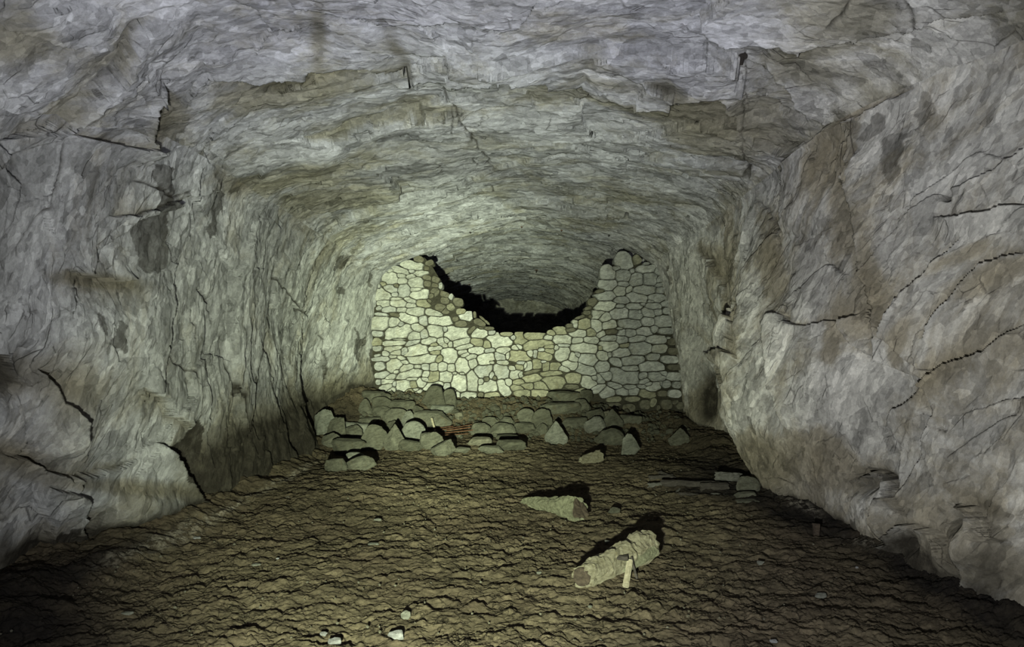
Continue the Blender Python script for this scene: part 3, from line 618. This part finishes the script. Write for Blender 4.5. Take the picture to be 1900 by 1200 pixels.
for si, (x, y, ww, hh, an, cls) in enumerate(seeds):
    ang = np.linspace(0, 2*math.pi, NA, endpoint=False)+rnd.uniform(0, .3)
    rs = np.linspace(.02, 1.0, 48)
    R0 = .5*max(ww, hh)*1.7
    xy = np.array([[x+math.cos(t)*R0*r, y+math.sin(t)*R0*r] for t in ang for r in rs])
    m = met(xy); own = m[:, si]; oth = np.where(np.arange(len(S))[None, :] == si, 1e9, m).min(1)
    jag = np.repeat(np.interp(np.arange(NA), np.arange(0, NA+4, 4), [rnd.uniform(.92, 1.16) for _ in range(NA//4+1)]), 48)
    ok = ((own < oth) & (own < (1.5 if 492 < y < 735 and 705 < x < 1235 and cls != 'd' else jag))).reshape(NA, -1)
    rad = []
    for a_ in range(NA):
        bad = np.where(~ok[a_])[0]; rad.append(R0*rs[(bad[0]-1) if len(bad) and bad[0] > 0 else (0 if len(bad) else -1)])
    rad = np.array(rad); rad = np.maximum(rad-.5, .8)
    poly = [(x+math.cos(t)*r, y+math.sin(t)*r) for t, r in zip(ang, rad)]
    area = .5*abs(sum(poly[i][0]*poly[(i+1) % NA][1]-poly[(i+1) % NA][0]*poly[i][1] for i in range(NA)))
    cxp = sum(q_[0] for q_ in poly)/NA; cyp = sum(q_[1] for q_ in poly)/NA
    back = 0.0
    if cls == 'd' and y < 620: back = .04
    y0 = WY+rnd.uniform(-.035, .035)+back
    tx, tz = rnd.uniform(-.16, .16), rnd.uniform(-.22, .12)
    size = math.sqrt(area)/F*WY
    V, Fc = [], []
    def add(sc, dy, push):
        for (qx, qy) in poly:
            fx_, fz_ = (cxp+(qx-cxp)*sc), (cyp+(qy-cyp)*sc)
            w_ = at(fx_, fz_, WY); ox_ = (fx_-cxp)/F*WY; oz_ = -(fz_-cyp)/F*WY
            nn = mnoise.noise(Vector((w_.x*9, si*3.1, w_.z*9)))*.10*size
            V.append(Vector((w_.x, y0+dy+(ox_*tx+oz_*tz)*push+nn*push, w_.z))-wl_loc)
    V.append(Vector((at(cxp, cyp, WY).x, y0-.10*size, at(cxp, cyp, WY).z))-wl_loc)
    add(.55, -.07*size, 1); add(.86, -.05*size, 1); add(.95, -.01, 1); add(1.0, .04, 1); add(.92, .38, 0)
    for a_ in range(NA):
        b_ = (a_+1) % NA
        Fc.append((0, 1+b_, 1+a_))
        for r_ in range(4): Fc.append((1+r_*NA+a_, 1+r_*NA+b_, 1+(r_+1)*NA+b_, 1+(r_+1)*NA+a_))
    Fc.append(tuple(1+4*NA+a_ for a_ in range(NA)))
    stones.append((area, cls, V, Fc, (cxp, cyp)))
stones.sort(key=lambda s: -s[0])
MS = {'w': M_SW, 'g': M_SG, 'y': M_SY, 'd': M_SD}
for area, cls, V, Fc, c in stones[:100]:
    mesh_obj('stone', V, Fc, MS[cls], wall)
V, Fc, mi = [], [], []
order = ['w', 'g', 'y', 'd']
for area, cls, v, f, c in stones[100:]:
    off = len(V); V += v; Fc += [tuple(i+off for i in ff) for ff in f]; mi += [order.index(cls)]*len(f)
o = mesh_obj('small_stones', V, Fc, M_SW, wall); tag(o, kind='stuff')
for k in order[1:]: o.data.materials.append(MS[k])
o.data.polygons.foreach_set('material_index', mi)
# earth and broken stone packed behind the faces
crest = [(684, 800), (686, 640), (690, 560), (706, 522), (735, 497), (768, 480), (786, 476), (800, 492), (812, 512), (818, 536), (848, 562), (868, 588), (900, 604), (925, 618), (955, 622), (1010, 621), (1035, 611), (1070, 598), (1092, 582), (1096, 562), (1110, 550), (1114, 520), (1122, 500), (1140, 493), (1146, 474), (1170, 474), (1200, 492), (1216, 505), (1238, 560), (1256, 640), (1276, 800)]
def slab_between(name, pts, y0, y1, mat, parent, ref):
    n_p = len(pts); V = [at(x, y, WY) for x, y in pts]
    V = [Vector((v.x, y0, v.z))-ref for v in V]+[Vector((v.x, y1, v.z))-ref for v in V]
    Fc = [tuple(range(n_p)), tuple(range(2*n_p-1, n_p-1, -1))]+[(i, (i+1) % n_p, (i+1) % n_p+n_p, i+n_p) for i in range(n_p)]
    return mesh_obj(name, V, [f[::-1] for f in Fc], mat, parent)
slab_between('rubble_core', crest, WY+.13, WY+.46, M_CORE, wall, wl_loc)

# ------------------------------------------------------------------ loose rocks
def rock_mesh(seed, w, h, d, peak=0.0, flat=0.0, sub=4):
    """a cleaved boulder cut by random planes; base at z=0 (partly buried), size w x d x h"""
    r = random.Random(seed); bm = bmesh.new(); bmesh.ops.create_icosphere(bm, subdivisions=sub, radius=1)
    pl = []
    for _ in range(11):
        v = Vector((r.gauss(0, 1), r.gauss(0, 1), r.gauss(0, .8))).normalized(); pl.append((v, r.uniform(.52, .88)))
    if peak: 
        for a in (.4, 2.2, 3.7, 5.3):
            a += r.uniform(-.3, .3); pl.append((Vector((math.cos(a), math.sin(a), .8*peak)).normalized(), r.uniform(.50, .62)))
    if flat: pl.append((Vector((r.uniform(-.15, .15), -.1, 1)).normalized(), .5))
    for v in bm.verts:
        dr = v.co.normalized(); rr = 1.0
        for nrm, dd in pl:
            c = dr.dot(nrm)
            if c > 1e-3: rr = min(rr, dd/c)
        rr *= 1+.05*mnoise.noise(dr*2.5+Vector((seed, 0, 0)))+.035*mnoise.noise(dr*6+Vector((seed, 3, 0)))+.02*mnoise.noise(dr*14+Vector((seed, 3, 0)))
        v.co = dr*rr
    xs = [v.co.x for v in bm.verts]; ys = [v.co.y for v in bm.verts]; zs = [v.co.z for v in bm.verts]
    zlo = min(zs)+(max(zs)-min(zs))*.22
    for v in bm.verts:
        v.co.x = (v.co.x-(max(xs)+min(xs))/2)/(max(xs)-min(xs))*w
        v.co.y = (v.co.y-(max(ys)+min(ys))/2)/(max(ys)-min(ys))*d
        v.co.z = (v.co.z-zlo)/(max(zs)-zlo)*h
    vs_ = [v.co.copy() for v in bm.verts]; fs = [[v.index for v in f.verts] for f in bm.faces]; bm.free()
    return vs_, fs
rid = [0]
def rock(name, px, py, w, h, mat, label, cat='rock', group=None, peak=0., flat=0., yaw=None, ymax=13.45, roll=0.):
    """px,py,w,h: the rock's box in the photograph"""
    rid[0] += 1
    base = hit(px, py+h*.46, ymax)
    y = base.y; W = w/F*y; H = h/F*y*1.02
    Dp = min(max(W*.55, H*.6), .42)
    if flat: H = H*.8
    v, f = rock_mesh(rid[0]*7+3, W*1.04, H, Dp, peak, flat)
    o = mesh_obj(name, v, f, mat)
    o.location = (base.x, y+Dp*.35, base.z); o.rotation_euler = (0, roll, 0)
    tag(o, label, cat, group)
    return o
RK = 'rubble at the foot of the stone wall'
def c3(cx, cy, w, h): return 560+cx/6, 700+cy/6, w/6*1.12, h/6*1.18
def c4(cx, cy, w, h): return 820+cx/4.75, 700+cy/4.75, w/4.75*1.12, h/4.75*1.18
R3 = [
 ((780,205,220,130),'b',0,1,'flat olive slab highest on the left of the rubble, against the rock wall'),
 ((910,235,140,90),'b',0,0,'small brown stone just right of the highest slab of the rubble'),
 ((880,310,200,140),'b',0,0,'squarish olive stone below the highest slab of the rubble'),
 ((1110,310,270,130),'b',0,1,'long flat stone with a black shadow above it under the wall foot'),
 ((700,325,140,130),'b',0,0,'dark stone tucked by the left rock wall below the highest slab'),
 ((880,395,210,110),'b',0,0,'reddish brown flat stone in the middle of the left rubble heap'),
 ((1460,225,240,200),'b',0,0,'big round dark boulder standing against the pale stones of the wall'),
 ((1640,235,150,160),'b',0,0,'dark stone leaning on the right side of the big round boulder'),
 ((1560,350,230,90),'p',0,1,'thin light green slab below the big round boulder'),
 ((1440,460,400,190),'b',0,1,'widest flat boulder of the left heap, behind the rusty rods'),
 ((235,515,220,240),'p',0,0,'pale grey rounded rock leftmost in the rubble, beside the rock wall'),
 ((375,575,190,190),'b',0,0,'angular olive rock right of the leftmost pale rock'),
 ((590,560,290,140),'p',0,1,'light slab standing behind a brown block near the left wall'),
 ((550,625,230,140),'b',0,0,'brown block with a flat face in front of a lighter slab'),
 ((790,685,280,240),'b',0,0,'large olive boulder in the front row, left of the pointed rock'),
 ((1015,690,220,250),'b',1,0,'pointed triangular rock in the middle of the front row'),
 ((1235,630,240,210),'p',0,0,'light green boulder right of the pointed triangular rock'),
 ((1200,770,230,110),'b',0,0,'low brown stone under the light green boulder'),
 ((1445,720,250,170),'b',0,0,'squat olive rock below the upright splinter of wood'),
 ((1570,795,250,150),'b',0,0,'rounded grey rock rightmost of the left front row'),
 ((510,765,340,180),'b',0,1,'broad low rock with a curved top in the left foreground of the heap'),
 ((320,700,200,120),'b',0,0,'small earthy stone beneath the leftmost pale rock'),
 ((370,975,220,150),'b',0,1,'left one of the slabs lying apart on the mud near the left wall'),
 ((590,895,190,90),'p',0,0,'light grey slab resting behind the slabs that lie apart on the mud'),
 ((640,965,300,130),'b',0,0,'dark block, the right one of the slabs lying apart on the mud'),
 ((1175,485,130,170),'p',0,0,'pale wedge of stone in the notch above the light green boulder'),
 ((1040,440,260,140),'b',0,0,'slanted olive stone above the front row, below the long flat stone'),
 ((740,490,220,100),'b',0,1,'thin broken slab behind the front row near the left wall'),
 ((1010,560,150,120),'b',0,0,'stone half hidden between the slanted stone and the pointed rock'),
 ((1285,395,110,120),'b',0,0,'dark stone left of the widest flat boulder'),
 ((1745,425,80,55),'r',0,0,'small rust coloured stone above the rusty rods'),
]
R4 = [
 ((740,355,140,120),'b',0,0,'olive rock with a thick shadow on top in the middle of the heap'),
 ((885,375,170,150),'b',0,0,'grey slanting rock left of the pale pyramid shaped stone'),
 ((1010,500,180,170),'p',1,0,'pale pyramid shaped stone alone in the centre of the rubble edge'),
 ((740,445,180,100),'b',0,1,'flat brown stone below the olive rock in the middle of the heap'),
 ((880,465,100,90),'b',0,0,'small squared stone touching the pale pyramid shaped stone'),
 ((565,400,160,80),'b',0,0,'flat grey stone right of the rusty rods'),
 ((340,465,150,95),'b',0,0,'rounded stone next to the end of the rusty rods'),
 ((520,470,230,100),'b',0,0,'long grey stone in the row beside the rusty rods'),
 ((430,400,140,75),'b',0,0,'small brown stone above the row beside the rusty rods'),
 ((1050,275,320,120),'b',0,1,'wide flat stone half buried in the gravel heap'),
 ((1240,255,140,95),'b',0,0,'grey stone with a rounded top on the right shoulder of the gravel heap'),
 ((1080,170,270,110),'b',0,1,'large brown stone half buried at the top of the gravel heap'),
 ((1270,175,110,100),'b',0,0,'small brown stone leaning on the wall foot right of the gravel heap'),
 ((1355,335,150,90),'b',0,0,'olive stone behind the pale block in the right rubble'),
 ((1350,425,170,120),'p',0,0,'pale block in front of the right rubble'),
 ((1510,380,170,150),'b',1,0,'dark triangular rock beside the pale block'),
 ((1460,335,75,65),'r',0,0,'thin light brown stone upright between two darker rocks'),
 ((1640,370,230,90),'b',0,1,'low brown stone at the right end of the rubble row'),
 ((1490,530,210,120),'b',0,0,'dark peaked rock behind the right pale pyramid stone'),
 ((1670,595,150,150),'p',1,0,'pale pyramid stone at the right front of the rubble'),
 ((1170,405,220,110),'b',0,1,'low earthy stone between the centre pyramid stone and the pale block'),
 ((330,565,190,80),'y',0,1,'flat mossy olive slab lying on the mud below the rusty rods'),
 ((170,640,130,50),'b',0,1,'low stone at the mud edge right of the left front row'),
 ((600,600,250,100),'b',0,1,'crusty low slab at the front middle edge of the rubble'),
 ((430,640,200,70),'b',0,1,'muddy low slab nearest the camera in the middle rubble'),
 ((575,535,180,60),'b',0,1,'thin muddy slab behind the crusty low slab'),
 ((1375,550,60,45),'b',0,0,'fist sized stone left of the dark peaked rock'),
]
MR = {'b': M_RB, 'p': M_RP, 'r': M_SD, 'y': M_SD}
for lst, cv in ((R3, c3), (R4, c4)):
    for box, m, pk, fl, lab in lst:
        rock('rubble_rock', *cv(*box), MR[m], lab, 'rock', RK, peak=pk, flat=fl)
rock('rubble_rock', 1261, 811, 38, 30, M_RB, 'dark triangular stone alone in the shade near the right wall', peak=1)
rock('rubble_rock', 1390, 902, 44, 30, M_RB, 'rounded grey brown rock at the right end of the rotten planks')
rock('rubble_rock', 1384, 920, 42, 18, M_RB, 'dark wedge of stone below the rounded rock by the planks', flat=1)
rock('rubble_rock', 1390, 932, 52, 11, M_RB, 'thin pale slab flat on the mud below the rotten planks', flat=1)
rock('rubble_rock', 1139, 949, 24, 12, M_RB, 'small dark stone on the mud right of the dark log')
# gravel and small broken stone lying over the heap and along its edge
def gravel(name, n, area, smin, smax, mat, label, seed):
    r = random.Random(seed); V, Fc = [], []
    protos = [rock_mesh(900+seed*10+k, 1, .7, .8, sub=1) for k in range(6)]
    for _ in range(n):
        x, y = area(r); z = float(base_ground(x, y)); sz = smin*(smax/smin)**(r.random()**1.8)
        v, f = protos[r.randrange(6)]; off = len(V); M = Matrix.Rotation(r.uniform(0, 6.28), 3, 'Z') @ Matrix.Rotation(r.uniform(-.5, .5), 3, 'X')
        V += [M @ (q_*sz)+Vector((x, y, z)) for q_ in v]; Fc += [tuple(i+off for i in ff) for ff in f]
    o = mesh_obj(name, V, Fc, mat); tag(o, label, 'gravel', kind='stuff'); return o
def heap_area(r):
    while True:
        y = r.uniform(10.9, 13.75); x = r.uniform(-2.75, 3.1)
        if r.random() < sm(10.9, 12.2, y)*(1 if x < 2 else .6): return x, y
gravel('gravel', 1900, heap_area, .022, .14, M_RB, 'dark gravel and broken stone strewn over the heap before the wall', 1)
gravel('gravel', 700, lambda r: (r.uniform(-2.8, 2.6), math.exp(r.uniform(math.log(3.4), math.log(11.5)))), .006, .022, M_SD, 'tiny pale grit scattered over the open mud floor', 3)
# pale chips lying on the mud
for (x, y, w_, h_, lab) in [
 (620,1190,26,11,'white rectangular chip at the bottom edge of the picture, left of centre'),
 (600,1176,14,7,'small white chip just above the rectangular one at the bottom edge'),
 (733,1178,30,16,'large cream stone flake at the bottom edge beside the white chip'),
 (752,1140,18,16,'cream lump on the mud above the large cream flake'),
 (364,998,15,5,'white oval pebble on the mud near the left wall foot'),
 (514,928,7,4,'tiny white pebble, left of a pair on the mud by the left wall'),
 (535,923,11,4,'flat white pebble, right of a pair on the mud by the left wall'),
 (474,1048,18,4,'thin pale flake on the left mud'),
 (515,1036,6,4,'tiny bright chip above the thin pale flake on the left mud'),
 (234,1138,22,6,'long pale flake in the lower left corner of the mud'),
 (700,964,14,5,'pale flat pebble on the mud below the slabs that lie apart'),
 (692,1010,20,5,'pale streak shaped flake on the mud left of centre'),
 (1590,1053,6,6,'bright white pebble on the dark mud at right'),
 (1524,1105,22,9,'pinkish stone flake on the mud at right'),
 (1437,1190,15,7,'white chip at the bottom right of the mud'),
 (1412,1044,14,8,'light brown flake on the mud between the log and the right wall'),
 (1127,1005,10,6,'small pale pebble left of the big log, near its upper end'),
 (1000,1063,9,7,'pale pebble on the mud left of the lower end of the big log'),
 (982,844,8,4,'tiny pale chip on the mud in front of the heap'),
 (963,842,9,4,'tiny cream chip left of a like one before the heap'),
 (1061,930,5,4,'white crumb at the foot of the dark log'),
 (1095,1125,8,5,'grey pebble on the mud below the big log')]:
    rock('stone_chip', x, y, w_, h_, M_CHIP if 'white' in lab or 'bright' in lab else M_RP, lab, 'stone chip', 'stone chips on the mud', flat=1)

# ------------------------------------------------------------------ timber
def tube_between(name, a, b, ra, rb, mat, parent=None, seed=1, rough=.18, nseg=26, nang=22, squash=1.0, cutend=True, ref=None, sag=0, frayed=0.0):
    """a rough log from a to b with broken ends"""
    a, b = Vector(a), Vector(b); ax = (b-a); L = ax.length; ax.normalize()
    up = Vector((0, 0, 1)); sd = ax.cross(up); 
    if sd.length < 1e-3: sd = Vector((1, 0, 0))
    sd.normalize(); up = sd.cross(ax).normalized()
    V, Fc = [], []; ref = ref or Vector((0, 0, 0))
    for i in range(nseg+1):
        t = i/nseg; r0 = ra+(rb-ra)*t
        for j in range(nang):
            th = 2*math.pi*j/nang
            q_ = Vector((t*L*9, math.cos(th)*1.3, math.sin(th)*1.3+seed))
            r = r0*(1+rough*mnoise.noise(q_)+rough*.6*mnoise.noise(q_*3.1)+rough*.35*mnoise.noise(Vector((t*L*2, th*6, seed))))
            off = 0
            if frayed and (i == nseg or i == 0): off = frayed*mnoise.noise(Vector((math.cos(th)*3, math.sin(th)*3, seed+i)))*(1 if i else -1)
            pt = a+ax*(t*L+off)+sd*math.cos(th)*r+up*math.sin(th)*r*squash+Vector((0, 0, -sag*math.sin(math.pi*t)))
            V.append(pt-ref)
    for i in range(nseg):
        for j in range(nang):
            k = (j+1) % nang; Fc.append((i*nang+j, i*nang+k, (i+1)*nang+k, (i+1)*nang+j))
    for base, cpt, fl in ((0, a, 0), (nseg*nang, b, 1)):
        V.append(cpt+ax*(.02*L if not fl else -.02*L)-ref); c = len(V)-1
        for j in range(nang):
            k = (j+1) % nang; Fc.append((c, base+k, base+j) if not fl else (c, base+j, base+k))
    return mesh_obj(name, V, Fc, mat, parent, smooth=False)
def empty(name, loc): 
    o = bpy.data.objects.new(name, None); col.objects.link(o); o.location = loc; return o

# big crusted log, with the peg and splinter that stick out of it
A = hit(1080, 1094); B = hit(1202, 1036)
A = A+Vector((0, 0, .085)); B = B+Vector((0, .02, .10))
log = empty('fallen_log', (A+B)/2-Vector((0, 0, .1)))
tag(log, 'thick crusted log lying on the mud with a peg sticking out of it', 'log')
lr = Vector(log.location)
tube_between('trunk', A, B, .072, .112, M_CRUST, log, 3, .30, 40, 30, 1.0, ref=lr, frayed=.06)
tube_between('sawn_end', A-(B-A).normalized()*.012, A+(B-A).normalized()*.03, .062, .066, M_WRED, log, 9, .1, 4, 20, ref=lr)['label'] = 'dark reddish brown end'
mid = A.lerp(B, .52)
tube_between('broken_plate', mid+Vector((-.11, -.085, .035)), mid+Vector((.05, -.115, .045)), .030, .038, M_WDARK, log, 12, .25, 12, 14, .45, ref=lr)['label'] = 'dark broken flake'
g = hit(1160, 1084)
tube_between('peg', mid+Vector((.065, -.10, .02)), Vector((g.x, g.y, g.z-.03)), .020, .022, M_WPALE, log, 5, .25, 12, 12, ref=lr)['label'] = 'pale upright peg'
g2 = hit(1182, 1070)
tube_between('splinter', mid+Vector((.075, -.10, .045)), Vector((g2.x, g2.y, g2.z-.02)), .007, .009, M_WDARK, log, 6, .2, 8, 8, ref=lr)
tube_between('side_slab', A.lerp(B, .58)+Vector((0, -.11, -.03)), B+Vector((.015, -.10, -.02)), .05, .055, M_CRUSTG, log, 15, .3, 20, 16, .8, ref=lr, frayed=.03)

# dark log piece half sunk in the mud
A = hit(973, 935)+Vector((0, 0, .02)); B = hit(1074, 962)+Vector((0, 0, .09))
dl = empty('broken_log', (A+B)/2-Vector((0, 0, .06)))
tag(dl, 'shorter dark log with jagged mossy top, half sunk in the mud behind the big log', 'log')
lr = Vector(dl.location)
tube_between('trunk', A, B, .045, .105, M_CRUSTG, dl, 23, .34, 40, 24, 1.05, ref=lr, frayed=.05)
tube_between('split_end', B-(B-A).normalized()*.03+Vector((0, -.03, -.02)), B+(B-A).normalized()*.03+Vector((0, -.02, .01)), .075, .085, M_WRED, dl, 29, .35, 5, 18, ref=lr, frayed=.03)['label'] = 'reddish brown broken end'

# short pale block of wood
A = hit(1079, 860)+Vector((0, 0, .05)); B = hit(1112, 856)+Vector((0, 0, .075))
o = tube_between('wood_block', A, B, .055, .10, M_CRUST, None, 33, .34, 16, 18, .8, frayed=.05)
tag(o, 'short crumbling block of yellowish wood on the mud before the rubble', 'wood block')

# heap of rotten planks by the right wall
def plank(px0, py0, px1, py1, wd, th, mat, label, seed, lift=0, name='rotten_plank'):
    a = hit(px0, py0)+Vector((0, 0, lift+th*.5)); b = hit(px1, py1)+Vector((0, 0, lift+th*.5))
    o = tube_between(name, a, b, wd, wd*.9, mat, None, seed, .3, 24, 14, th/wd, frayed=.05)
    tag(o, label, 'wood', 'rotten timber by the right wall')
plank(1204, 903, 1232, 902, .035, .03, M_WGREY, 'pale grey stub at the left end of the rotten planks', 41)
plank(1228, 903, 1352, 906, .05, .04, M_WDARK, 'longest dark plank running from the grey stub to the blue grey slab', 42, .02)
plank(1300, 913, 1352, 911, .06, .05, M_WDARK, 'dark slab shaped board in front of the longest plank', 43, .02)
plank(1330, 897, 1374, 900, .05, .05, M_WGREY, 'light weathered board behind the rounded rock', 44, .06)
plank(1322, 920, 1368, 923, .025, .02, M_WGREY, 'thin light strip in front of the dark boards', 45)
plank(1250, 918, 1266, 904, .012, .012, M_WGREY, 'short twig sticking up at a slant among the planks', 46)
plank(1205, 889, 1248, 886, .03, .03, M_WDARK, 'small dark board behind the grey stub', 47)
plank(1225, 880, 1252, 890, .025, .03, M_WDARK, 'dark chunk of wood behind the left end of the planks', 48)
plank(1262, 918, 1330, 924, .03, .02, M_WDARK, 'low dark lath nearest the camera in the plank heap', 49)
plank(1250, 860, 1282, 876, .012, .01, M_WPALE, 'thin pale stick on the mud behind the rotten planks', 50)
A = hit(1515, 995); 
o = tube_between('wooden_stub', A+Vector((0, 0, -.03)), A+Vector((.01, .03, .10)), .022, .03, M_WRED, None, 61, .25, 8, 14)
tag(o, 'small upright red brown stub in the dark mud near the right wall', 'wood')
# rods and splinter in the rubble
for k, (x0, y0, x1, y1, r, dz) in enumerate([(808, 801, 876, 789, .012, .10), (812, 806, 878, 799, .014, .06), (806, 797, 842, 792, .012, .14), (830, 800, 874, 794, .016, .10), (818, 809, 870, 806, .010, .03)]):
    r *= .6
    a = hit(x0, y0+6)+Vector((0, -.12, .085)); b = hit(x1, y1+6)+Vector((0, -.12, .085))
    o = tube_between('rusty_rod', a, b, r, r, M_RUST, None, 70+k, .15, 12, 8)
    tag(o, ['rusty rod lying across the rubble, topmost long one of the bundle', 'rusty rod in the front middle of the bundle in the rubble', 'short rusty rod at the upper left of the bundle in the rubble', 'thickest short rusty rod at the right of the bundle in the rubble', 'lowest thin rusty rod of the bundle in the rubble'][k], 'rod', 'rusty rods in the rubble')
o = tube_between('wood_splinter', Vector((hit(808, 803).x-.06, hit(808, 803).y-.08, hit(808, 803).z+.27)), hit(808, 803)+Vector((.02, -.12, .02)), .018, .016, M_WPALE, None, 81, .15, 8, 8)
tag(o, 'upright pale splinter of wood in the rubble left of the rusty rods', 'wood')

# ------------------------------------------------------------------ bolts in the roof
def surf(px, py, ymin=3.5, ymax=14.0):
    d = (np.abs(P2[..., 1]-0) >= ymin) & (P2[..., 1] <= ymax)
    sx = CX+P2[..., 0]/np.maximum(P2[..., 1], .1)*F; sy = HY-(P2[..., 2]-CAMZ)/np.maximum(P2[..., 1], .1)*F
    e = (sx-px)**2+(sy-py)**2; e[~d] = 1e12
    i = np.unravel_index(np.argmin(e), e.shape)
    return Vector(P2[i]), Vector(N[i])
def bolt(px, py, r, label, mat, y0=3.5, y1=14.0, name='roof_bolt'):
    c, nn = surf(px, py, y0, y1)
    root = empty(name, c); tag(root, label, 'bolt', 'old bolts in the roof')
    t = tube_between('plate', c-nn*.015, c+nn*.012, r, r, mat, root, px, .12, 2, 12, ref=c)
    tube_between('rod', c, c+nn*(r*1.6), r*.35, r*.35, M_IRON, root, px+1, .05, 2, 8, ref=c)
for (x, y, r, lab, m, a, b) in [
 (1377, 103, .045, 'round iron bolt plate in the roof above the vertical crack at upper right', M_IRON, 3.5, 14),
 (968, 421, .022, 'small rusty bolt in the roof at the top middle of the opening', M_RUST, 10, 14.2),
 (1042, 427, .022, 'brownish bolt in the roof right of the top of the opening', M_RUST, 10, 14.2),
 (1130, 436, .025, 'dark bolt in the roof near the right shoulder of the opening', M_IRON, 10, 14.2),
 (873, 430, .022, 'dark bolt in the roof at the left shoulder of the opening', M_IRON, 10, 14.2),
 (832, 517, .045, 'orange rusty bolt highest on the left side of the vault beyond the opening', M_RUST, 16, 38),
 (871, 527, .045, 'orange rusty bolt in the vault beyond the opening, right of the highest one', M_RUST, 16, 38),
 (877, 544, .04, 'small orange bolt lowest on the left of the vault beyond the opening', M_RUST, 16, 38),
 (996, 500, .06, 'rusty bolt in the middle of the vault beyond the opening', M_RUST, 16, 38)]:
    bolt(x, y, r, lab, m, a, b)
